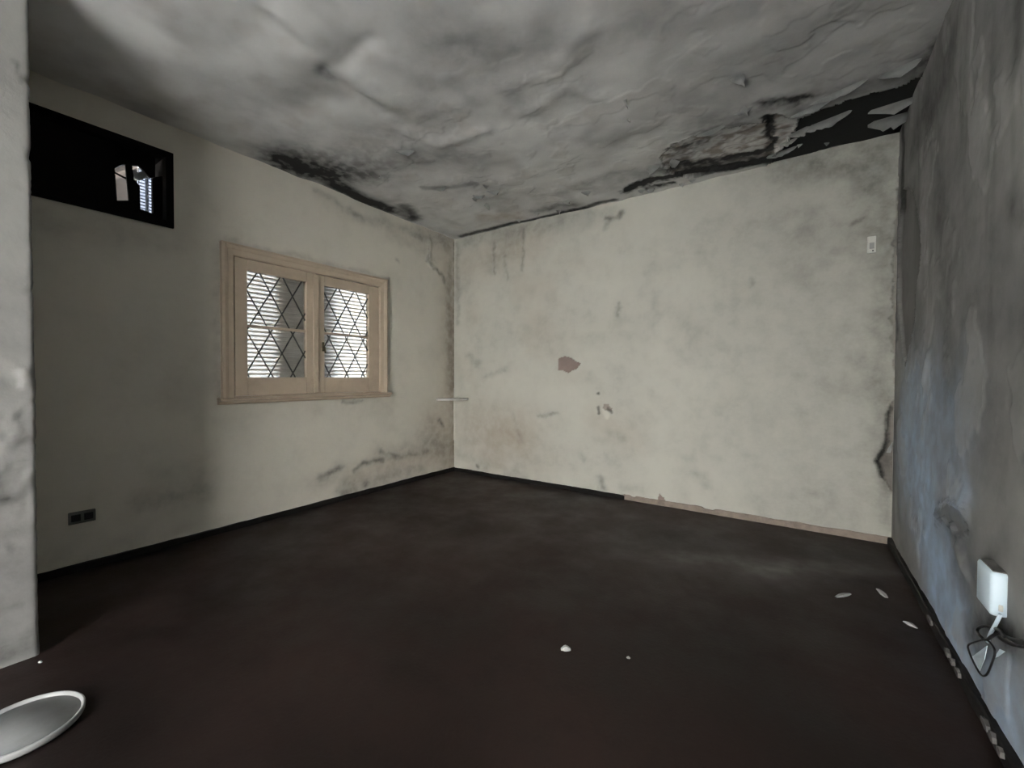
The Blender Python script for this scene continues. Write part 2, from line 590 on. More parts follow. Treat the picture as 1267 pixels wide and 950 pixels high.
CS.stain('mold_shade', [(690, 240), (715, 232), (760, 215)], 0.06, 0.25, 0.9)
for a, b in (((683, 36), (690, 45)), ((730, 60), (790, 40)), ((800, 30), (830, 20)), ((640, 130), (655, 138)), ((700, 120), (720, 105))):
    CS.stain('mold_shade', [a, b], 0.09, 0.22, 0.9)
CS.stain('mold_shade', [(880, 150), (1000, 130), (1080, 105)], 0.20, 0.35, 0.9)
CS.stain('mold_shade', [(760, 228), (800, 212), (870, 180)], 0.16, 0.30, 0.9)
CS.stain('mold_shade', [(1150, 100), (1190, 30)], 0.10, 0.6, 0.9)
CS.stain('mold_shade', [(1000, 20), (1120, 60)], 0.6, 0.2, 0.8, 0.15)  # broad soft darkening across the right-hand part
CS.stain('mold_shade', [(1130, 130), (1165, 75), (1215, 5)], 0.07, 0.8, 0.9, 0.06)


def z3(cx, cy):                # a sketch coordinate of the ceiling damage close-up
    return 780 + cx / 3.1675, 60 + cy / 3.1675


brown = [z3(*p) for p in ((120, 430), (170, 375), (250, 345), (330, 318), (430, 300), (520, 285), (560, 250), (600, 255), (650, 275), (640, 330), (590, 380), (560, 420), (440, 460), (330, 480), (220, 500), (150, 480))]
CS.peel(brown, 0.010, 0.85, 0.045, 0.03)
c_ = CS.inside(brown, 0.045, 0.03)
CS.att['bare'][c_] = (0.15 + 0.75 * sstep(-0.2, 0.3, fbm(CS.U * 9, CS.V * 14, 211, 4)))[c_]
CS.h[c_] += (0.006 * sstep(0.0, 0.15, fbm(CS.U * 8, CS.V * 12, 217, 4)))[c_]
CS.stain('mold_shade', [z3(150, 470), z3(350, 455), z3(560, 430)], 0.09, 0.75, 0.9)
black = [z3(*p) for p in ((590, 395), (660, 300), (655, 270), (720, 245), (800, 222), (880, 198), (960, 172), (1060, 150), (1110, 118), (1150, 100), (1150, 160), (1110, 260), (1090, 345), (1000, 360), (900, 385), (740, 420), (640, 445), (520, 470), (560, 430))]
CS.peel(black, 0.016, 1.0, 0.03, 0.025, 'mold_shade', 0.006)
CS.att['bare'][CS.inside(black, 0.03, 0.025)] = 0.0
for st, r, k in ((((-10, 550), (90, 515), (200, 490), (350, 472), (460, 452), (580, 425)), 0.030, 1.0),
                 (((370, 435), (470, 418), (545, 408), (556, 372), (540, 300), (532, 262)), 0.018, 0.95),
                 (((280, 450), (380, 430), (440, 425)), 0.035, 0.6),
                 (((150, 400), (200, 392), (270, 372)), 0.018, 0.7), (((190, 450), (230, 458)), 0.02, 0.85),
                 (((520, 215), (600, 203), (690, 195)), 0.035, 0.7), (((260, 330), (400, 300), (480, 290)), 0.025, 0.35),
                 (((60, 545), (160, 525)), 0.03, 0.9)):
    CS.stain('mold_shade', [z3(*p) for p in st], r * (1.5 if k > 0.9 else 1.35), k, 0.75 if k > 0.9 else 0.85, 0.04, 0.03)
    CS.h -= 0.008 * k * np.exp(-(CS.dist([z3(*p) for p in st], 0.04, 0.03) / r) ** 2)
ceiling = struct(CS.build('ceiling', M['ceiling']))

# ------------------------------------------------------------------ back wall
BS = Surf((0, 0, 0), (1, 0, 0), (0, 0, 1), (0, -1, 0), coords(0, W, 0.009), coords(0, H + 0.02, 0.009), 1, 0.0)
U, V = BS.U, BS.V
BS.h += 0.006 * fbm(U * 1.1, V * 1.1, 91, 3) + 0.0015 * fbm(U * 6, V * 6, 95, 3)
BS.h *= sstep(0, 0.25, U) * sstep(0, 0.2, W - U)
BS.att['mold_shade'] = 0.10 * sstep(0.1, 0.5, fbm(U * 1.6, V * 1.6, 101, 4))
BS.att['damp_light'] = 0.30 * sstep(0.0, 0.5, fbm(U * 1.2, V * 1.2, 105, 4)) * sstep(2.6, 0.8, U)
# streaks under the ceiling near the corner
for pts, r, k in ((((575, 297), (640, 284), (690, 272)), 0.09, 0.40), (((566, 300), (566, 400)), 0.035, 0.40),
                  (((611, 300), (613, 340)), 0.016, 0.45), (((648, 285), (647, 335)), 0.016, 0.45), (((625, 320), (628, 345)), 0.02, 0.3),
                  (((640, 290), (610, 330)), 0.12, 0.22), (((700, 270), (760, 262)), 0.09, 0.25),
                  (((752, 272), (765, 268), (772, 262)), 0.022, 0.75), (((755, 275), (750, 285)), 0.02, 0.4),
                  (((764, 378), (765, 388)), 0.022, 0.55), (((810, 365), (812, 395)), 0.05, 0.22),
                  (((580, 440), (590, 450)), 0.05, 0.35), (((600, 465), (625, 458)), 0.04, 0.25), (((652, 405), (655, 410)), 0.06, 0.15),
                  (((636, 515), (646, 545)), 0.03, 0.18), (((664, 514), (690, 511)), 0.018, 0.45), (((755, 535), (770, 540)), 0.05, 0.2),
                  (((719, 562), (722, 566)), 0.04, 0.35), (((742, 592), (746, 602)), 0.03, 0.5), (((770, 600), (790, 606)), 0.05, 0.25),
                  (((850, 395), (862, 430)), 0.10, 0.18), (((927, 345), (930, 352)), 0.025, 0.4), (((865, 590), (875, 600)), 0.05, 0.25),
                  (((1000, 610), (1010, 612)), 0.03, 0.2), (((850, 585), (855, 570)), 0.08, 0.15),
                  (((980, 205), (1050, 190), (1110, 185)), 0.16, 0.50), (((1010, 205), (1060, 215), (1075, 240)), 0.07, 0.35),
                  (((1090, 200), (1092, 290)), 0.12, 0.45), (((1100, 300), (1098, 420)), 0.10, 0.45), (((1054, 274), (1068, 270)), 0.018, 0.65),
                  (((1080, 450), (1090, 490)), 0.11, 0.38), (((1096, 500), (1098, 650)), 0.06, 0.40), (((900, 222), (960, 207)), 0.07, 0.22),
                  (((565, 560), (600, 575)), 0.07, 0.25), (((590, 577), (592, 580)), 0.025, 0.8), (((626, 585), (650, 590)), 0.05, 0.25),
                  (((850, 630), (1000, 655)), 0.02, 0.2)):
    BS.stain('mold_shade', pts, r, k * 0.85, 0.85, 0.05, 0.012)
BS.stain('mold_shade', [(1040, 250), (1060, 480), (1050, 620)], 0.75, 0.25, 0.8, 0.1)  # weaker light at the right end, painted in as a broad grey
BS.stain('damp_light', [(590, 530), (640, 540)], 0.35, 0.45, 0.95)
BS.stain('damp_light', [(575, 330), (660, 300)], 0.22, 0.35, 0.95)
BS.stain('damp_light', [(740, 520), (780, 540)], 0.18, 0.25, 0.95)
# missing plaster: the brown patch and the chips
BS.peel([(691, 443), (700, 441), (708, 443), (712, 447), (718, 449), (714, 456), (707, 459), (703, 462), (697, 458), (690, 458)], 0.006, 1.0, 0.0, 0.008, lip=0.001)
BS.peel([(746, 500), (752, 499), (757, 504), (756, 510), (751, 506), (747, 507)], 0.004, 0.7, 0.0, 0.02, lip=0.001)
BS.stain('pale', [(748, 508), (751, 515)], 0.025, 0.35, 0.6, 0.01)
BS.stain('mold_shade', [(740, 504), (741, 511)], 0.014, 0.7, 0.6, 0.01)
BS.stain('mold_shade', [(740, 487)], 0.016, 0.8, 0.6, 0.01)
BS.stain('mold_shade', [(752, 506), (757, 510)], 0.016, 0.7, 0.6, 0.01)
BS.peel([(813, 622), (816, 611), (822, 616), (824, 622)], 0.004, 1.0, 0.0, 0.008, lip=0.001)
BS.stain('pale', [(809, 621), (816, 622)], 0.02, 0.6, 0.6, 0.01)
# loose plaster at the right-hand corner
flap = [(1112, 488), (1101, 502), (1098, 512), (1097, 545), (1093, 556), (1085, 570), (1091, 588), (1102, 606), (1112, 612)]
BS.peel(flap, 0.02, 0.55, 0.0, 0.008, lip=0.008)
BS.stain('mold_shade', [(1103, 505), (1098, 513), (1098, 545), (1094, 556), (1085, 570), (1092, 588)], 0.016, 0.95, 0.6, 0.0, 0.006)
BS.stain('mold_shade', [(1098, 575), (1101, 600)], 0.06, 0.4, 0.8, 0.02)
BS.peel([(1118, 165), (1106, 300), (1103, 420), (1108, 480), (1118, 488)], 0.012, 0.3, 0.0, 0.025, lip=0.004)
# blisters
for pts, r, a in ((((610, 302), (612, 335)), 0.02, 0.008), (((647, 290), (645, 330)), 0.02, 0.007), (((600, 470), (625, 456)), 0.03, 0.010), (((566, 300), (567, 330)), 0.02, 0.008),
                  (((640, 520), (642, 545)), 0.03, 0.006), (((600, 560), (625, 575)), 0.05, 0.012), (((750, 273), (770, 263)), 0.02, 0.010), (((745, 590), (740, 605)), 0.02, 0.01)):
    BS.ridge(pts, r, a)
wall_back = struct(BS.build('wall_back', M['wall_back']))

# ------------------------------------------------------------------ left wall
WY0, WY1, WZ0, WZ1 = 1.075, 2.475, 0.985, 2.075        # window hole (v measured as -y)
TY0, TY1, TZ0, TZ1 = 2.80, 3.50, 2.135, 2.605           # transom hole
LS = Surf((0, 0, 0), (0, -1, 0), (0, 0, 1), (1, 0, 0), coords(0, 3.55, 0.009, (WY0, WY1, TY0, TY1)), coords(0, H + 0.02, 0.009, (WZ0, WZ1, TZ0, TZ1)), 0, 0.0)
U, V = LS.U, LS.V
LS.h += (0.005 * fbm(U * 1.1, V * 1.1, 111, 3) + 0.0012 * fbm(U * 6, V * 6, 115, 3)) * sstep(0, 0.25, U)
LS.att['mold_shade'] = 0.10 * sstep(0.1, 0.5, fbm(U * 1.5, V * 1.5, 121, 4))
for pts, r, k in ((((530, 302), (529, 322), (536, 333)), 0.022, 0.65), (((538, 334), (547, 340)), 0.030, 0.8), (((549, 343), (550, 348)), 0.028, 0.7),
                  (((520, 290), (552, 298)), 0.12, 0.40), (((556, 330), (558, 480)), 0.06, 0.35), (((492, 321), (493, 322)), 0.02, 0.5),
                  (((545, 522), (547, 526)), 0.028, 0.85), (((480, 484), (482, 486)), 0.02, 0.5),
                  (((395, 590), (425, 577)), 0.035, 0.6), (((440, 583), (450, 572), (475, 570)), 0.028, 0.75), (((470, 560), (490, 566)), 0.03, 0.6), (((490, 565), (530, 558)), 0.03, 0.45),
                  (((450, 595), (452, 598)), 0.03, 0.7), (((420, 606), (440, 605)), 0.05, 0.4), (((430, 605), (520, 580)), 0.10, 0.35), (((465, 560), (540, 548)), 0.08, 0.25),
                  (((390, 600), (420, 580)), 0.08, 0.25), (((180, 622), (255, 608)), 0.09, 0.35), (((210, 585), (255, 580)), 0.10, 0.2), (((60, 700), (160, 670)), 0.10, 0.2),
                  (((480, 288), (540, 320)), 0.06, 0.22), (((390, 238), (450, 268)), 0.035, 0.4), (((440, 265), (530, 295)), 0.06, 0.35), (((425, 497), (448, 496)), 0.02, 0.6),
                  (((250, 520), (480, 500)), 0.10, 0.10), (((530, 535), (555, 560)), 0.14, 0.25), (((44, 270), (210, 300)), 0.10, 0.25), (((270, 300), (268, 490)), 0.04, 0.3), (((276, 296), (480, 345)), 0.03, 0.3)):
    LS.stain('mold_shade', pts, r, k * 0.9, 0.85, 0.05, 0.012)
LS.stain('damp_light', [(540, 520), (558, 570)], 0.25, 0.5, 0.95)
LS.stain('damp_light', [(440, 590), (540, 560)], 0.14, 0.4, 0.95)
LS.stain('damp_light', [(556, 300), (558, 480)], 0.16, 0.5, 0.95)
LS.stain('damp_light', [(560, 385), (560, 490), (561, 570)], 0.10, 0.6, 0.95)
LS.stain('mold_shade', [(562, 300), (562, 575)], 0.018, 0.6, 0.95, 0.01)
for pts, r, a in ((((532, 300), (531, 325), (540, 335)), 0.03, 0.012), (((450, 570), (520, 560)), 0.03, 0.008), (((480, 580), (460, 590)), 0.05, 0.01)):
    LS.ridge(pts, r, a)
LS.holes = [(WY0, WY1, WZ0, WZ1), (TY0, TY1, TZ0, TZ1)]
wall_left = struct(LS.build('wall_left', M['wall_left']))

# ------------------------------------------------------------------ right wall
RS = Surf((W, 0, 0), (0, -1, 0), (0, 0, 1), (-1, 0, 0), coords(0, REAR, 0.009, coarse_after=2.7), coords(0, H + 0.02, 0.009), 0, W)
U, V = RS.U, RS.V
nr = sstep(2.9, 2.5, U)
RS.h += nr * (0.010 * fbm(U * 1.2, V * 1.2, 131, 3) + 0.004 * fbm(U * 5, V * 4, 135, 4)) * sstep(0, 0.15, U)
st = fbm(U * 6, V * 0.8, 141, 4)
RS.att['mold_shade'] = nr * (0.40 * sstep(0.0, 0.5, st) * sstep(0.6, 1.8, V) + 0.25 * sstep(0.0, 0.5, fbm(U * 2.5, V * 2.5, 145, 4)))
pt = fbm(U * 3.0 + CS.wx.mean(), V * 2.2, 151, 4)
RS.h += nr * 0.004 * sstep(0.12, 0.18, pt)
RS.att['pale'] = nr * 0.28 * sstep(0.12, 0.2, pt)
for pts, r, k in ((((1150, 150), (1180, 60)), 0.18, 0.7), (((1160, 200), (1175, 460)), 0.14, 0.50), (((1118, 160), (1116, 255)), 0.05, 1.0), (((1130, 180), (1150, 120)), 0.12, 0.6),
                  (((1165, 640), (1185, 655), (1190, 690)), 0.12, 0.55), (((1195, 700), (1205, 745)), 0.14, 0.50), (((1200, 780), (1260, 790)), 0.06, 0.6),
                  (((1215, 770), (1250, 792)), 0.05, 0.9), (((1112, 300), (1110, 420)), 0.03, 0.6), (((1257, 230), (1262, 270)), 0.05, 0.6), (((1225, 690), (1232, 696)), 0.06, 0.5),
                  (((1112, 600), (1114, 640)), 0.05, 0.4), (((1200, 300), (1260, 420)), 0.20, 0.25), (((1105, 500), (1106, 660)), 0.03, 0.4)):
    RS.stain('mold_shade', pts, r, k, 0.7 if k > 0.94 else 0.85, 0.05, 0.015)
# blue daylight low on the wall, painted in as a pale tint
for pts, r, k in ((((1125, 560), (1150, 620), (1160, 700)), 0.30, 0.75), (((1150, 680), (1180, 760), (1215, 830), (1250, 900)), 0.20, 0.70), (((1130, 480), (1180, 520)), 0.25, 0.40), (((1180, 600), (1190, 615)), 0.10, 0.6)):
    RS.stain('damp_light', pts, r, k, 0.9, 0.12, 0.03)
RS.peel([(1117, 235), (1124, 232), (1131, 238), (1137, 270), (1141, 295), (1138, 330), (1135, 352), (1133, 390), (1127, 425), (1122, 452), (1118, 440), (1113, 380), (1113, 300)], 0.012, 0.9, 0.0, 0.012)
RS.peel([(1160, 628), (1180, 616), (1198, 624), (1200, 655), (1190, 668), (1172, 650), (1164, 645)], 0.005, 0.45, 0.10, 0.05)
RS.stain('pale', [(1190, 685), (1196, 700)], 0.025, 0.7, 0.7, 0.01)
RS.stain('pale', [(1160, 610), (1185, 600)], 0.08, 0.35, 0.9)
for pts, r, a in ((((1150, 440), (1146, 470)), 0.03, 0.015), (((1190, 680), (1198, 705)), 0.03, 0.02), (((1165, 645), (1195, 625)), 0.06, 0.02)):
    RS.ridge(pts, r, a)
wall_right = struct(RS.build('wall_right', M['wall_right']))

# ------------------------------------------------------------------ wall stub on the left (projecting wall with a rough plaster arris)
SX, SY = 0.908, 3.542
L1 = SX - 0.012
ar = 0.012 * math.pi / 2
su = coords(0, L1 + ar + (REAR - SY), 0.011, (L1, L1 + ar / 2, L1 + ar), coarse_after=L1 + ar + 0.6)
SS = Surf((SX, -SY + L1 + ar, 0), (0, -1, 0), (0, 0, 1), (1, 0, 0), su, coords(0, H + 0.02, 0.011), 0, SX)
U, V = SS.U, SS.V
ed = U - (L1 + ar / 2)


def stub_path(s):
    u = s.U
    P = np.zeros(u.shape + (3,)); Nn = np.zeros_like(P)
    a = u < L1; c = u > L1 + ar; b = ~(a | c)
    P[a, 0] = u[a]; P[a, 1] = -SY; Nn[a, 1] = 1
    th = (u[b] - L1) / 0.012
    P[b, 0] = L1 + 0.012 * np.sin(th); P[b, 1] = -SY - 0.012 + 0.012 * np.cos(th)
    Nn[b, 0] = np.sin(th); Nn[b, 1] = np.cos(th)
    P[c, 0] = SX; P[c, 1] = -SY - 0.012 - (u[c] - L1 - ar); Nn[c, 0] = 1
    P[..., 2] = s.V
    return P + Nn * s.h[..., None]


SS.path = stub_path
edge = np.exp(-(ed / 0.03) ** 2)
SS.h += 0.004 * fbm(U * 1.5, V * 1.5, 161, 3) + 0.003 * fbm(U * 7, V * 7, 165, 3)
SS.h += edge * (-0.010 * sstep(0.15, 0.5, fbm(U * 9, V * 14, 171, 4)) + 0.003 * fbm(U * 5, V * 20, 175, 3))
low = sstep(1.35, 1.0, V) * sstep(0.0, 0.05, ed)
pt = fbm(U * 5, V * 5, 181, 4)
SS.h -= low * 0.006 * sstep(0.15, 0.22, pt)
SS.att['mold_shade'] = low * 0.45 * sstep(0.05, 0.3, pt) + 0.12 * sstep(0, 0.4, fbm(U * 2, V * 2, 185, 4))
for pts, r, k in ((((10, 480), (20, 470)), 0.04, 0.35), (((18, 545), (22, 540)), 0.015, 0.6), (((5, 617), (12, 616)), 0.012, 0.85), (((28, 80), (30, 105)), 0.01, 0.6), (((0, 815), (46, 800)), 0.03, 0.6),
                  (((0, 660), (30, 650)), 0.03, 0.2), (((0, 720), (40, 740)), 0.25, 0.25), (((0, 805), (48, 790)), 0.05, 0.4)):
    SS.stain('mold_shade', pts, r, k, 0.85, 0.02, 0.01)
for pts, r, a in ((((30, 462), (33, 470)), 0.02, 0.012), (((15, 550), (25, 540)), 0.02, 0.008), (((25, 610), (36, 590)), 0.02, 0.01)):
    SS.ridge(pts, r, a)
SS.stain('pale', [(31, 460), (33, 475)], 0.015, 0.7, 0.7, 0.005)
wall_stub = struct(SS.build('wall_stub', M['stub']))

# ------------------------------------------------------------------ rear wall with the doorway that lights the room, and outside
bm = bmesh.new()
for (a, b, c, d) in ((-0.3, DOOR[0], 0, H), (DOOR[1], W + 0.3, 0, H), (DOOR[0], DOOR[1], DOOR[2], H)):
    box(bm, a, b, -REAR - 0.22, -REAR, c, d)
wall_rear = struct(mesh_obj('wall_rear', bm, M['stub']))
door = struct(empty('door_1', (0, -REAR, 0)))
for nm, dm in (('door_jamb', (DOOR[0], DOOR[0] + 0.06, -0.16, 0.01, 0, DOOR[2])), ('door_jamb', (DOOR[1] - 0.06, DOOR[1], -0.16, 0.01, 0, DOOR[2])),
               ('door_head', (DOOR[0] + 0.06, DOOR[1] - 0.06, -0.16, 0.01, DOOR[2] - 0.06, DOOR[2]))):
    box_obj(nm, dm, M['wood'], door)
# roof slab keeps daylight out above the ceiling, outer leaves keep it out of the walls
ceil_slab = box_obj('roof_slab', (-0.3, W + 0.3, -REAR - 0.22, 0.3, H + 0.03, H + 0.25), M['outer'], ceiling, 0)
box_obj('sky_blocker', (-1.5, -0.3, -5.2, -2.62, H + 0.12, H + 0.25), M['outer'], ceiling, 0)  # added slab, out of view, keeps sky light off the neighbouring wall
box_obj('outer_leaf', (-0.3, W + 0.3, 0.03, 0.3, -0.1, H + 0.03), M['outer'], wall_back, 0)
box_obj('outer_leaf', (W + 0.03, W + 0.3, -REAR - 0.22, 0.03, -0.1, H + 0.03), M['outer'], wall_right, 0)
bm = bmesh.new()
for (ya, yb, za, zb) in ((0.03, -1.0, -0.1, H + 0.03), (-2.55, -TY0 + 0.02, -0.1, H + 0.03), (-1.0, -2.55, -0.1, 0.96), (-1.0, -2.55, 2.10, H + 0.03),
                         (-TY0 + 0.02, -REAR - 0.2, -0.1, TZ0 - 0.02), (-TY0 + 0.02, -REAR - 0.2, TZ1 + 0.02, H + 0.03), (-TY1 - 0.02, -REAR - 0.2, TZ0 - 0.02, TZ1 + 0.02)):
    box(bm, -0.26, -0.03, yb, ya, za, zb)
mesh_obj('outer_leaf', bm, M['outer'], wall_left)
ground = struct(box_obj('terrace_ground', (-9, 13, -17, 5, -0.32, -0.12), M['concrete'], None, 0))

fac = empty('bounce_front', (2, -10.6, -0.12))  # unseen house front, added so warm sunlight bounces in at the doorway
tag(fac, 'unseen house front added across the terrace to bounce sunlight through the doorway', 'building')
box_obj('wall', (-9, 9, -0.3, 0.0, 0, 5.2), M['concrete'], fac, 0)
box_obj('roof', (-9.2, 9.2, -0.5, 0.25, 5.2, 5.4), M['outer'], fac, 0)

# ------------------------------------------------------------------ baseboards and the bare mortar strip
def board_run(name, p0, p1, nrm, h, t, mat, jag, step=0.03, seed=1, parent=None, base=0.0, chips=()):
    """a low board along a wall with a ragged top edge"""
    p0, p1, nrm = Vector(p0), Vector(p1), Vector(nrm)
    L = (p1 - p0).length
    n = max(2, int(L / step))
    bm = bmesh.new()
    rows = []
    for i in range(n + 1):
        t_ = i / n
        p = p0.lerp(p1, t_)
        x = t_ * L
        hh = h + jag * float(fbm(np.array([x * 7.0]), np.array([seed * 3.3]), 5, 4)[0]) * 2
        for (a, b, dh) in chips:
            if a < x < b:
                hh -= dh
        tt = t * (1 + 0.25 * float(fbm(np.array([x * 5.0]), np.array([seed * 1.7]), 9, 3)[0]))
        z0 = Vector((0, 0, base)); zt = Vector((0, 0, max(base + 0.006, hh)))
        ch = min(0.006, t * 0.5)
        rows.append([bm.verts.new(p - nrm * 0.01 + z0), bm.verts.new(p + nrm * tt + z0), bm.verts.new(p + nrm * tt + zt - Vector((0, 0, ch))),
                     bm.verts.new(p + nrm * (tt - ch) + zt), bm.verts.new(p - nrm * 0.01 + zt)])
    for A, B in zip(rows[:-1], rows[1:]):
        for k in range(5):
            bm.faces.new((A[k], A[(k + 1) % 5], B[(k + 1) % 5], B[k]))
    bm.faces.new(rows[0]); bm.faces.new(rows[-1][::-1])
    return mesh_obj(name, bm, mat, parent)


struct(board_run('baseboard_left', (0, 0, 0), (0, -SY, 0), (1, 0, 0), 0.045, 0.014, M['black_board'], 0.003, seed=1))
struct(board_run('baseboard_back', (0.0, 0, 0), (2.13, 0, 0), (0, -1, 0), 0.040, 0.014, M['black_board'], 0.003, seed=2))
struct(board_run('trim_1', (2.12, 0, 0), (W, 0, 0), (0, -1, 0), 0.048, 0.010, M['mortar'], 0.006, 0.02, seed=3, chips=((0.70, 0.78, 0.012), (0.08, 0.12, 0.01))))
bbr = struct(board_run('baseboard_right', (W, 0, 0), (W, -REAR, 0), (-1, 0, 0), 0.050, 0.022, M['black_board'], 0.004, 0.025, seed=4))


for k, (ax, ay, bx, by) in enumerate(((1166, 797, 1172, 806), (1174, 810, 1178, 816), (1182, 822, 1190, 832), (1222, 884, 1232, 900), (1234, 903, 1240, 914), (1245, 922, 1250, 932), (1140, 756, 1146, 766))):
    A_ = hit(ax, ay, 2, 0.05); B_ = hit(bx, by, 2, 0.05)
    L_ = abs(A_[1] - B_[1])
    bm = bmesh.new()
    zc = 0.034
    prism(bm, [(-L_ * 0.5, zc - 0.008), (-L_ * 0.1, zc - 0.013), (L_ * 0.45, zc - 0.004), (L_ * 0.5, zc + 0.006), (L_ * 0.1, zc + 0.012), (-L_ * 0.4, zc + 0.008)], 0, W - 0.031, W - 0.016)
    o = mesh_obj('worn_chip', bm, M['chip'], bbr)
    o.location = (0, (A_[1] + B_[1]) / 2, 0)

# ------------------------------------------------------------------ flakes of paint
def flake_mesh(w, l, curl, seed, nx=5, ny=5, thick=0.0015):
    """a torn sheet of paint: attached along y=0, curling down (-z) with y"""
    rs = random.Random(seed)
    bm = bmesh.new()
    g = []
    off = [rs.uniform(0.75, 1.1) * (0.55 + 0.45 * math.sin(math.pi * (i + 0.7) / (nx + 0.4))) for i in range(nx)]
    sk = rs.uniform(-0.3, 0.3)
    for j in range(ny):
        t = j / (ny - 1)
        row = []
        for i in range(nx):
            s = i / (nx - 1) - 0.5
            ln = l * off[i] * t
            a = curl * t
            k = max(abs(curl), 1e-3)
            yy = l * off[i] * math.sin(a) / k if curl else ln
            zz = -l * off[i] * (1 - math.cos(a)) / k
            row.append(bm.verts.new((s * w * (0.75 + 0.5 * math.sin(math.pi * (0.15 + 0.85 * t))) * (1 - 0.45 * t * t) + sk * ln + rs.uniform(-1, 1) * w * 0.03, yy + (rs.uniform(-1, 1) * l * 0.06 if j else 0), zz - 0.15 * w * s * s * t)))
        g.append(row)
    for j in range(ny - 1):
        for i in range(nx - 1):
            bm.faces.new((g[j][i], g[j][i + 1], g[j + 1][i + 1], g[j + 1][i]))
    bmesh.ops.solidify(bm, geom=bm.faces[:], thickness=thick)
    return bm


def ceiling_flake(px, py, w, l, ang, curl, seed, mat='flake', drop=0.004):
    p = hit(px, py, 2, H)
    o = mesh_obj('paint_flake', flake_mesh(w, l, curl, seed), M[mat], ceiling, True)
    o.location = (p[0], min(p[1], -0.02), H - drop)
    o.rotation_euler = (0, 0, math.radians(ang))
    return o


# angle: direction the sheet runs to (0 = towards the back wall)
for k, a in enumerate([
    z3(1050, 70) + (0.16, 0.06, -20, 1.3), z3(700, 225) + (0.24, 0.05, -20, 1.0), z3(810, 165) + (0.24, 0.05, -20, 0.9),
    z3(780, 270) + (0.20, 0.07, -18, 1.0), z3(715, 300) + (0.12, 0.05, -10, 1.0), z3(655, 320) + (0.12, 0.06, -30, 1.1),
    z3(1040, 258) + (0.22, 0.11, -4, 0.8), z3(1040, 208) + (0.22, 0.08, -8, 0.8), z3(665, 372) + (0.03, 0.03, 10, 1.2), z3(770, 366) + (0.03, 0.03, 20, 1.2),
    z3(590, 400) + (0.18, 0.05, -18, 0.9), z3(440, 235) + (0.10, 0.04, -10, 1.0), z3(310, 318) + (0.16, 0.04, -12, 1.0), z3(615, 360) + (0.10, 0.05, -15, 0.9),
    z3(95, 455) + (0.08, 0.10, 40, 1.4), z3(180, 435) + (0.08, 0.08, 60, 1.2), z3(240, 505) + (0.06, 0.05, 10, 1.3), z3(200, 525) + (0.05, 0.05, -20, 1.2), z3(80, 548) + (0.06, 0.05, 15, 1.4), z3(40, 550) + (0.05, 0.05, 0, 1.4),
    z3(410, 105) + (0.06, 0.08, -20, 1.2), z3(430, 232) + (0.05, 0.08, -40, 1.1),
    (609, 233, 0.12, 0.07, 5, 1.5), (600, 252, 0.07, 0.09, -35, 1.5), (592, 240, 0.10, 0.05, 30, 1.4), (586, 244, 0.05, 0.05, -10, 1.3), (602, 226, 0.06, 0.06, 40, 1.2), (690, 258, 0.05, 0.07, 20, 1.3),
    (772, 118, 0.02, 0.10, -10, 0.7), (775, 143, 0.02, 0.05, 0, 1.5), (665, 262, 0.05, 0.05, 10, 1.2), (640, 270, 0.06, 0.06, 10, 1.2), (725, 236, 0.08, 0.05, 20, 1.2), (700, 248, 0.08, 0.05, -20, 1.2),
    (500, 185, 0.12, 0.05, 25, 0.9), (466, 214, 0.10, 0.05, -25, 0.9), (545, 231, 0.12, 0.05, 5, 0.9),
]):
    ceiling_flake(*a, seed=100 + k)

# curled sheets on the walls
def wall_flake(wall, p, rot, w, l, curl, seed, mat):
    o = mesh_obj('paint_flake', flake_mesh(w, l, curl, seed), M[mat], wall, True)
    o.location = p
    o.rotation_euler = rot
    return o


p = hit(1099, 560, 1, 0.0)
wall_flake(wall_back, (p[0], -0.004, p[2]), (math.radians(-90), math.radians(180), 0), 0.02, 0.09, 0.5, 31, 'flake')
p = hit(1147, 455, 0, W)
wall_flake(wall_right, (W - 0.008, p[1], p[2]), (math.radians(90), 0, math.radians(-90)), 0.05, 0.12, 0.9, 33, 'flake')
p = hit(1193, 690, 0, W)
wall_flake(wall_right, (W - 0.008, p[1], p[2]), (math.radians(90), 0, math.radians(-90)), 0.05, 0.12, 1.0, 34, 'flake')

# ------------------------------------------------------------------ window_1: casement window with diamond leading and a slatted shutter
win = struct(empty('window_1', (0, -1.77, 0.93)))


def wp(name, dims, mat='wood', parent=win, bev=0.004):
    x0, x1, y0, y1, z0, z1 = dims
    o = box_obj(name, (x0, x1, y0 + 1.77, y1 + 1.77, z0 - 0.93, z1 - 0.93), M[mat], parent, bev)
    return o


CO = (-2.515, -1.030, 0.975, 2.115)     # outer casing


def casing(name, quad_out, quad_in):
    bm = bmesh.new()
    # moulded, mitred board between outer edge a-b and inner edge c-d (y,z), proud at the outer edge
    prof = ((0.0, -0.01), (0.0, 0.034), (0.22, 0.040), (0.45, 0.032), (0.55, 0.026), (1.0, 0.020), (1.0, -0.06))
    (a, b), (d, c) = quad_out, quad_in
    A, B = [], []
    for f, x in prof:
        A.append(bm.verts.new((x, a[0] + (d[0] - a[0]) * f + 1.77, a[1] + (d[1] - a[1]) * f - 0.93)))
        B.append(bm.verts.new((x, b[0] + (c[0] - b[0]) * f + 1.77, b[1] + (c[1] - b[1]) * f - 0.93)))
    n = len(prof)
    for i in range(n):
        bm.faces.new((A[i], A[(i + 1) % n], B[(i + 1) % n], B[i]))
    bm.faces.new(A[::-1]); bm.faces.new(B)
    return mesh_obj(name, bm, M['wood'], win)


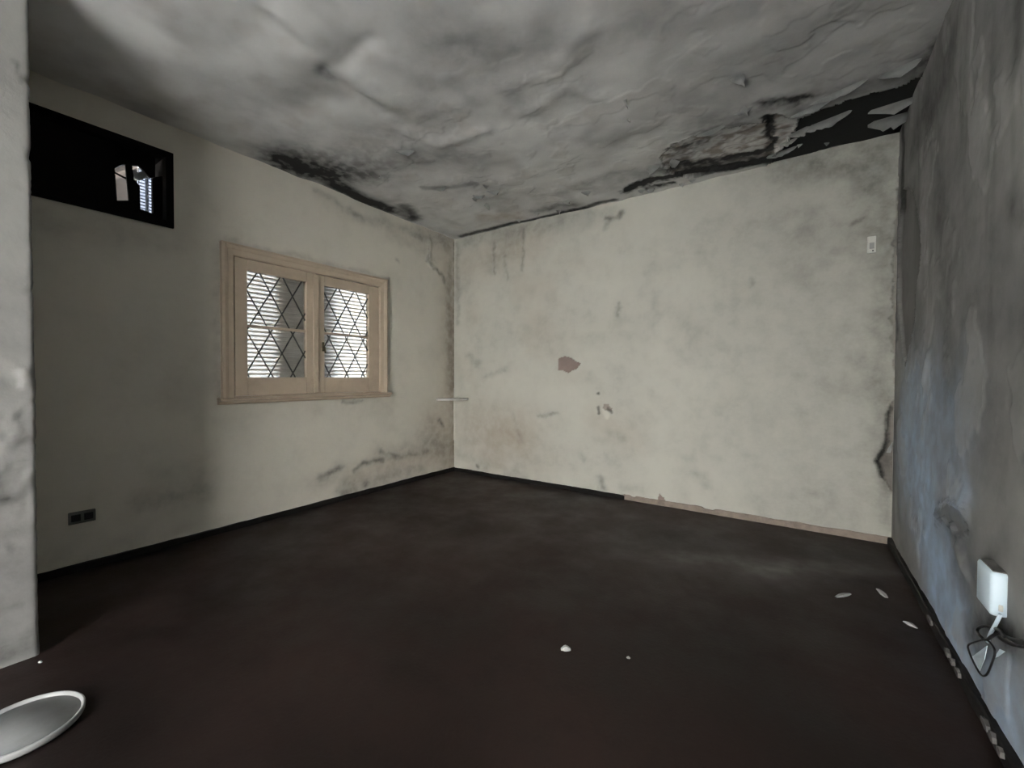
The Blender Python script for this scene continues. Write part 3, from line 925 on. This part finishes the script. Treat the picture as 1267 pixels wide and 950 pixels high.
ci = (-2.435, -1.108, 0.975, 2.035)
casing('casing', ((CO[0], CO[2]), (CO[0], CO[3])), ((ci[0], ci[2]), (ci[0], ci[3])))
casing('casing', ((CO[0], CO[3]), (CO[1], CO[3])), ((ci[0], ci[3]), (ci[1], ci[3])))
casing('casing', ((CO[1], CO[3]), (CO[1], CO[2])), ((ci[1], ci[3]), (ci[1], ci[2])))
# sill in two mouldings
bm = bmesh.new()
prism(bm, [(-0.02, 0.005), (0.030, 0.005), (0.040, 0.015), (0.040, 0.028), (0.055, 0.030), (0.062, 0.036), (0.062, 0.046), (0.055, 0.052), (-0.05, 0.052)], 1, -2.540 + 1.77, -1.000 + 1.77)
mesh_obj('window_sill', bm, M['wood'], win)
# fixed frame behind the sashes
for d in ((-0.09, 0.012, -2.475, -2.428, 0.97, 2.075), (-0.09, 0.012, -1.115, -1.07, 0.97, 2.075), (-0.09, 0.012, -2.428, -1.115, 2.028, 2.075), (-0.09, 0.012, -2.428, -1.115, 0.96, 0.992)):
    wp('window_frame', d)


def sash(y0, y1, g0, g1, xf, hinge):
    """casement leaf between y0..y1 with glass g0..g1"""
    s = empty('sash', (0, 0, 0), win)
    z0, z1, gz0, gz1 = 0.995, 2.024, 1.133, 1.938
    wp('stile', (xf - 0.045, xf, y0, g0, z0, z1), parent=s)
    wp('stile', (xf - 0.045, xf, g1, y1, z0, z1), parent=s)
    wp('rail', (xf - 0.045, xf, g0, g1, z0, gz0), parent=s)
    wp('rail', (xf - 0.045, xf, g0, g1, gz1, z1), parent=s)
    mz = 1.523
    wp('glazing_bar', (xf - 0.040, xf - 0.008, g0, g1, mz - 0.011, mz + 0.011), parent=s)
    xg = xf - 0.026
    for a, b in ((gz0, mz), (mz, gz1)):
        wp('glass_pane', (xg - 0.002, xg + 0.002, g0, g1, a, b), 'glass', s, 0)
    # diamond leading: two families of diagonals
    hw, hh = 0.0893, 0.158
    yc = g0 + hw if hinge < 0 else g0 + 1.62 * hw
    zc = 1.327
    segs = []
    for sg in (1, -1):
        for n_ in range(-14, 15):
            # line z = zc + sg*hh/hw*(y-yc) + 2*n*hh
            sl = sg * hh / hw
            pts = []
            for y in (g0, g1):
                z = zc + sl * (y - yc) + 2 * n_ * hh
                if gz0 <= z <= gz1: pts.append((y, z))
            for z in (gz0, gz1):
                y = yc + (z - zc - 2 * n_ * hh) / sl
                if g0 < y < g1: pts.append((y, z))
            if len(pts) >= 2:
                pts = sorted(pts)
                a, b = pts[0], pts[-1]
                if math.hypot(a[0] - b[0], a[1] - b[1]) > 0.03:
                    segs.append((sg, a, b))
    for sg, a, b in segs:
        bm = bmesh.new()
        x = xg + (0.006 if sg > 0 else 0.005)
        tube(bm, [(x, a[0] + 1.77, a[1] - 0.93), (x, b[0] + 1.77, b[1] - 0.93)], 0.0055, 6)
        mesh_obj('lead_came', bm, M['lead'], s)
    return s


s1 = sash(-2.424, -1.790, -2.338, -1.874, 0.016, -1)
s2 = sash(-1.786, -1.118, -1.703, -1.237, 0.006, 1)
# meeting bead and espagnolette knob on the left leaf
wp('meeting_bead', (0.016, 0.024, -1.815, -1.765, 1.0, 2.02), parent=s1, bev=0.003)
bm = bmesh.new()
box(bm, 0.022, 0.028, -1.738 + 1.77, -1.716 + 1.77, 1.36 - 0.93, 1.44 - 0.93, 0.002)
tube(bm, [(0.01, -1.727 + 1.77, 1.40 - 0.93), (0.045, -1.727 + 1.77, 1.40 - 0.93), (0.055, -1.727 + 1.77, 1.39 - 0.93), (0.055, -1.727 + 1.77, 1.345 - 0.93)], [0.006, 0.006, 0.006, 0.008], 8)
mesh_obj('handle', bm, M['brass'], s2, True)
# white reveal round the opening
for d in ((-0.27, -0.09, -2.475, -2.455, 0.975, 2.085), (-0.27, -0.09, -1.095, -1.07, 0.975, 2.085), (-0.27, -0.09, -2.475, -1.07, 2.06, 2.085), (-0.27, -0.09, -2.475, -1.07, 0.96, 0.985)):
    wp('reveal', d, 'flake', bev=0)
# shutter of curved slats
shut = empty('shutter', (0, 0, 0), win)
SL = 0.0345
bm = bmesh.new()
prof = [(-0.010 * math.sin(math.pi * k / 6) + 0.012 * k / 6, k / 6 * SL * 1.28) for k in range(7)]
A = [bm.verts.new((x, -2.455 + 1.77, z)) for x, z in prof]
B = [bm.verts.new((x, -1.095 + 1.77, z)) for x, z in prof]
for i in range(6):
    bm.faces.new((A[i], A[i + 1], B[i + 1], B[i]))
box(bm, -0.004, 0.006, -2.455 + 1.77, -1.095 + 1.77, -0.003, 0.0045)
proto = mesh_obj('slat', bm, M['slat'], shut)
nsl = 32
for k in range(nsl):
    o = proto if k == 0 else proto.copy()
    if k:
        COL.objects.link(o); o.parent = shut
    o.location = (-0.205, 0, 0.985 - 0.93 + k * SL)

# ------------------------------------------------------------------ window_2: dark wooden transom, broken boards behind
tr = struct(empty('window_2', (0, -3.15, TZ0)))


def tp(name, dims, mat='dark_wood', parent=tr, bev=0.003):
    x0, x1, y0, y1, z0, z1 = dims
    return box_obj(name, (x0, x1, y0 + 3.15, y1 + 3.15, z0 - TZ0, z1 - TZ0), M[mat], parent, bev)


ya, yb = -TY1, -TY0
tp('frame_side', (-0.26, 0.018, yb - 0.030, yb + 0.012, TZ0 - 0.012, TZ1 + 0.012))
tp('frame_side', (-0.26, 0.018, ya - 0.012, ya + 0.030, TZ0 - 0.012, TZ1 + 0.012))
tp('frame_head', (-0.26, 0.018, ya + 0.03, yb - 0.03, TZ1 - 0.030, TZ1 + 0.012))
tp('frame_sill', (-0.26, 0.022, ya + 0.03, yb - 0.03, TZ0 - 0.012, TZ0 + 0.028))


def hx(px, py, x):
    p = hit(px, py, 0, x)
    return p[1], p[2]


# boards closing the opening; gaps between them let the neighbouring house show
XB = -0.05


def board(name, pts, x0=XB, t=0.02, mat='dark_wood'):
    bm = bmesh.new()
    q = [hx(px, py, x0) for px, py in pts]
    prism(bm, [(a + 3.15, b - TZ0) for a, b in q], 0, x0 - t, x0)
    return mesh_obj(name, bm, M[mat], tr)


board('board', [(20, 90), (141, 150), (142, 208), (145, 248), (142, 290), (20, 270)])
board('board', [(141.4, 150), (192, 170), (192, 219), (186, 220), (172, 205), (156, 203), (150, 204), (142, 208)])
board('board', [(145, 248), (160.5, 248), (173, 258), (190, 264.5), (190, 300), (142, 290)])
board('board', [(188.5, 221), (192, 219), (230, 215), (230, 310), (189.5, 300), (189.8, 264)])
board('broken_slat', [(155, 200), (163, 200), (166, 222), (173, 230), (174, 262), (160, 252)], XB - 0.005, 0.015)
bm = bmesh.new()
a = hx(141, 213, XB - 0.04); b = hx(160, 223, XB - 0.04)
tube(bm, [(XB - 0.04, a[0] + 3.15, a[1] - TZ0), (XB - 0.04, b[0] + 3.15, b[1] - TZ0)], 0.006, 8)
mesh_obj('loose_rod', bm, M['dark_wood'], tr)
bm = bmesh.new()
pts = [hx(164, 211, XB - 0.06), hx(169, 219, XB - 0.06), hx(178, 216, XB - 0.06), hx(188, 214, XB - 0.06)]
tube(bm, spline([(XB - 0.06, y + 3.15, z - TZ0) for y, z in pts], 6), 0.022, 10)
mesh_obj('grey_pipe', bm, M['flake_dark'], tr, True)

# neighbouring house across the light well, seen through the gaps
nb = empty('neighbouring_house', (-0.95, -3.05, -0.12))
tag(nb, 'beige rendered house glimpsed through the gap in the dark transom', 'building')
XN = -0.95
box_obj('wall', (-0.3, 0.0, -1.2, 0.33, 0, 4.6), M['beige'], nb, 0)
bl = empty('blind', (0, 0, 0), nb)
q = [hx(*p, XN + 0.02) for p in ((172, 232), (172, 258), (190, 220), (190, 264))]
y0, y1 = q[0][0], q[2][0]
zt, zb = max(q[0][1], q[2][1]), min(q[1][1], q[3][1])
ym = y0 + (y1 - y0) * 0.5
bm = bmesh.new()
n = 14
for (a, b) in ((y0, ym - 0.012), (ym + 0.012, y1 + 0.03)):
    for k in range(n):
        z = zb - 0.03 + (zt - zb + 0.06) * k / n
        box(bm, 0.0, 0.03, a + 3.05, b + 3.05, z + 0.12, z + 0.12 + (zt - zb + 0.06) / n * 0.65)
sl = mesh_obj('blind_slats', bm, M['blue_white'], bl)
box_obj('blind_back', (-0.01, 0.004, y0 + 3.05, y1 + 3.09, zb + 0.07, zt + 0.17), M['lead'], bl, 0)

col_ = empty('porch_column', (-0.56, -1.73, -0.12))
tag(col_, 'dark square column standing outside behind the window shutter', 'column')
box_obj('shaft', (-0.28, 0.28, -0.30, 0.30, 0.2, 2.9), M['dark_plastic'], col_, 0.02)
box_obj('base', (-0.32, 0.29, -0.34, 0.34, 0, 0.2), M['outer'], col_)
box_obj('capital', (-0.32, 0.29, -0.34, 0.34, 2.9, 3.05), M['outer'], col_)

# ------------------------------------------------------------------ things
# corner shelf
bm = bmesh.new()
zs = 0.868
prism(bm, [(0.0, 0.0), (0.0, -0.30), (0.03, -0.30), (0.13, -0.235), (0.20, -0.13), (0.225, -0.03), (0.225, 0.0)], 2, zs - 0.003, zs + 0.020)
shelf = mesh_obj('corner_shelf', bm, M['aged_plastic'])
tag(shelf, 'small pale corner shelf fixed where the two stained walls meet', 'shelf')

# light switch on the back wall
sw = empty('light_switch', (3.878, 0, 2.078))
tag(sw, 'small white switch plate high on the back wall', 'switch')
box_obj('plate', (-0.024, 0.024, -0.012, 0.004, -0.058, 0.058), M['aged_plastic'], sw, 0.004)
box_obj('rocker', (-0.012, 0.014, -0.018, -0.011, -0.03, 0.012), M['flake_dark'], sw, 0.002)
box_obj('screw', (0.003, 0.012, -0.015, -0.011, -0.048, -0.039), M['black_rubber'], sw, 0.001)

# socket on the left wall
so = empty('wall_socket', (0, -3.243, 0.316))
tag(so, 'dark double wall socket low on the left wall', 'socket')
box_obj('plate', (-0.004, 0.010, -0.058, 0.058, -0.035, 0.035), M['dark_plastic'], so, 0.004)
for dy in (-0.027, 0.027):
    box_obj('socket_insert', (0.009, 0.013, dy - 0.02, dy + 0.02, -0.02, 0.02), M['black_rubber'], so, 0.002)

# dish on the floor
def lathe(prof, seg=64):
    bm = bmesh.new()
    rings = [[bm.verts.new((r * math.cos(2 * math.pi * k / seg), r * math.sin(2 * math.pi * k / seg), z)) for k in range(seg)] if r > 1e-5 else [bm.verts.new((0, 0, z))] for r, z in prof]
    for A, B in zip(rings[:-1], rings[1:]):
        for k in range(seg):
            a, b = A[k % len(A)], A[(k + 1) % len(A)]
            c, d = B[(k + 1) % len(B)], B[k % len(B)]
            vs_ = []
            for v in (a, b, c, d):
                if v not in vs_:
                    vs_.append(v)
            if len(vs_) > 2:
                bm.faces.new(vs_)
    return bm


dish = empty('round_dish', (1.415, -3.652, 0.002))
tag(dish, 'round grey dish with a raised white rim on the dark floor', 'dish')
R0 = 0.146
mesh_obj('dish_base', lathe([(0, 0.004), (R0 - 0.012, 0.004), (R0 - 0.010, 0.012), (0, 0.011)]), M['plate_grey'], dish, True)
mesh_obj('rim', lathe([(R0 - 0.012, 0.004), (R0 - 0.004, 0.0), (R0, 0.006), (R0 + 0.001, 0.019), (R0 - 0.002, 0.023), (R0 - 0.006, 0.0225), (R0 - 0.010, 0.014), (R0 - 0.012, 0.004)]), M['plate_white'], dish, True)

# box on the right wall
tel = empty('wall_box', (W, -1.895, 0.408))
tag(tel, 'white plastic box mounted low on the right wall with a cord', 'box')
bm = bmesh.new()
box(bm, -0.036, 0.006, -0.065, 0.065, 0.0, 0.138, 0.010)
mesh_obj('body', bm, M['white_plastic'], tel, True)
box_obj('top_cover', (-0.030, 0.004, -0.058, 0.058, 0.136, 0.141), M['dark_plastic'], tel, 0.003)
box_obj('button', (-0.018, -0.008, -0.068, -0.063, 0.02, 0.040), M['aged_plastic'], tel, 0.002)


def wall_pt(px, py, off):
    p = hit(px, py, 0, W - off)
    return (p[0], p[1], p[2])


bm = bmesh.new()
pts = [wall_pt(1238, 760, 0.03), wall_pt(1232, 772, 0.035), wall_pt(1226, 783, 0.03), wall_pt(1222, 794, 0.02)]
tube(bm, spline(pts, 6), 0.005, 8)
cord = mesh_obj('cord', bm, M['white_plastic'], None, True)
cord.parent = tel
cord.matrix_parent_inverse = Matrix.Translation((-W, 1.895, -0.408))

bm = bmesh.new()
pts = [(1267, 799), (1255, 797), (1244, 790), (1238, 782), (1228, 776), (1214, 775), (1209, 780), (1212, 786), (1220, 791), (1229, 786), (1238, 782)]
tube(bm, spline([wall_pt(x, y, 0.03 + 0.008 * (i % 2)) for i, (x, y) in enumerate(pts)], 6), 0.0045, 8)
wire = mesh_obj('black_cable', bm, M['black_rubber'], None, True)
tag(wire, 'thin black cable looped under the white wall box', 'cable')
bm = bmesh.new()
pts = [(1219, 790), (1209, 793), (1198, 798), (1200, 809), (1207, 824), (1214, 835), (1221, 834), (1228, 818), (1231, 806), (1226, 796)]
pts = [wall_pt(x, y, 0.03) for x, y in pts]
tube(bm, spline(pts + [pts[0]], 5), 0.003, 7)
loop = mesh_obj('wire_loop', bm, M['black_rubber'], None, True)
tag(loop, 'thin black wire loop shaped like a rounded triangle, hanging on the right wall', 'wire')
bm = bmesh.new()
pts = [(1275, 798), (1262, 796), (1250, 793), (1240, 788), (1233, 779)]
tube(bm, spline([wall_pt(x, y, 0.018) for x, y in pts], 6), [0.012] * 24 + [0.010], 10)
thick = mesh_obj('power_cable', bm, M['black_rubber'], None, True)
tag(thick, 'thick black power cable running along the right wall below the white box', 'cable')


def shard(name, pts3, nrm, t, mat, parent=None):
    bm = bmesh.new()
    n_ = Vector(nrm)
    A = [bm.verts.new(Vector(p)) for p in pts3]
    B = [bm.verts.new(Vector(p) + n_ * t) for p in pts3]
    bm.faces.new(A); bm.faces.new(B[::-1])
    k = len(A)
    for i in range(k):
        bm.faces.new((A[i], A[(i + 1) % k], B[(i + 1) % k], B[i]))
    return mesh_obj(name, bm, mat, parent)


pc = shard('torn_paper', [wall_pt(x, y, o) for x, y, o in ((1203, 813, 0.004), (1222, 799, 0.025), (1219, 815, 0.03), (1213, 830, 0.006))], (-1, 0, 0), 0.002, M['white_plastic'])
tag(pc, 'torn white paper scrap behind the wire loop', 'paper scrap')
pc = shard('torn_paper', [wall_pt(x, y, o) for x, y, o in ((1231, 814, 0.004), (1238, 803, 0.02), (1244, 806, 0.02), (1236, 812, 0.006))], (-1, 0, 0), 0.002, M['white_plastic'])
tag(pc, 'small torn white paper scrap beside the wire loop', 'paper scrap')


# debris on the floor
def chip(name, a, b, wdt, h, label, cat, group=None, seed=0, mat='flake'):
    rs = random.Random(seed)
    A = Vector(hit(*a, 2, 0.0)); B = Vector(hit(*b, 2, 0.0))
    d = (B - A); L = d.length; d.normalize(); n_ = Vector((-d.y, d.x, 0))
    bm = bmesh.new()
    N_ = 6
    rows = []
    for i in range(N_ + 1):
        t = i / N_
        ww = wdt * (0.35 + 0.65 * math.sin(math.pi * min(1, max(0.08, t)) * 0.95)) * rs.uniform(0.85, 1.1)
        z = h * (0.3 + 0.7 * math.sin(math.pi * t))
        c = Vector((0, 0, 0)) + d * (t - 0.5) * L
        rows.append([bm.verts.new(c - n_ * ww * 0.5 + Vector((0, 0, 0.0005))), bm.verts.new(c - n_ * ww * 0.35 + Vector((0, 0, z))), bm.verts.new(c + n_ * ww * 0.35 + Vector((0, 0, z * 0.8))), bm.verts.new(c + n_ * ww * 0.5 + Vector((0, 0, 0.0005)))])
    for P, Q in zip(rows[:-1], rows[1:]):
        for k in range(4):
            bm.faces.new((P[k], P[(k + 1) % 4], Q[(k + 1) % 4], Q[k]))
    bm.faces.new(rows[0]); bm.faces.new(rows[-1][::-1])
    o = mesh_obj(name, bm, M[mat])
    mid = (A + B) / 2
    o.location = (mid.x, mid.y, 0.0015)
    tag(o, label, cat, group)
    return o


G = 'fallen plaster on the floor'
chip('plaster_sliver', (1034, 739), (1052, 735), 0.03, 0.010, 'long pale plaster sliver on the floor, farthest from the right wall', 'debris', G, 1)
chip('plaster_sliver', (1086, 729), (1097, 740), 0.03, 0.010, 'pale plaster sliver on the floor nearest the back wall', 'debris', G, 2)
chip('plaster_sliver', (1118, 769), (1135, 778), 0.025, 0.010, 'thin pale plaster sliver on the floor close to the right baseboard', 'debris', G, 3)
chip('plaster_lump', (694, 804), (706, 804), 0.03, 0.018, 'small pale plaster lump alone in the middle of the dark floor', 'debris', G, 4)
chip('plaster_crumb', (775, 814), (780, 815), 0.012, 0.007, 'tiny pale crumb on the floor beside the plaster lump', 'debris', G, 5)
chip('plaster_crumb', (47.5, 820), (52, 820), 0.010, 0.008, 'tiny pale crumb on the floor at the foot of the projecting wall', 'debris', G, 6)
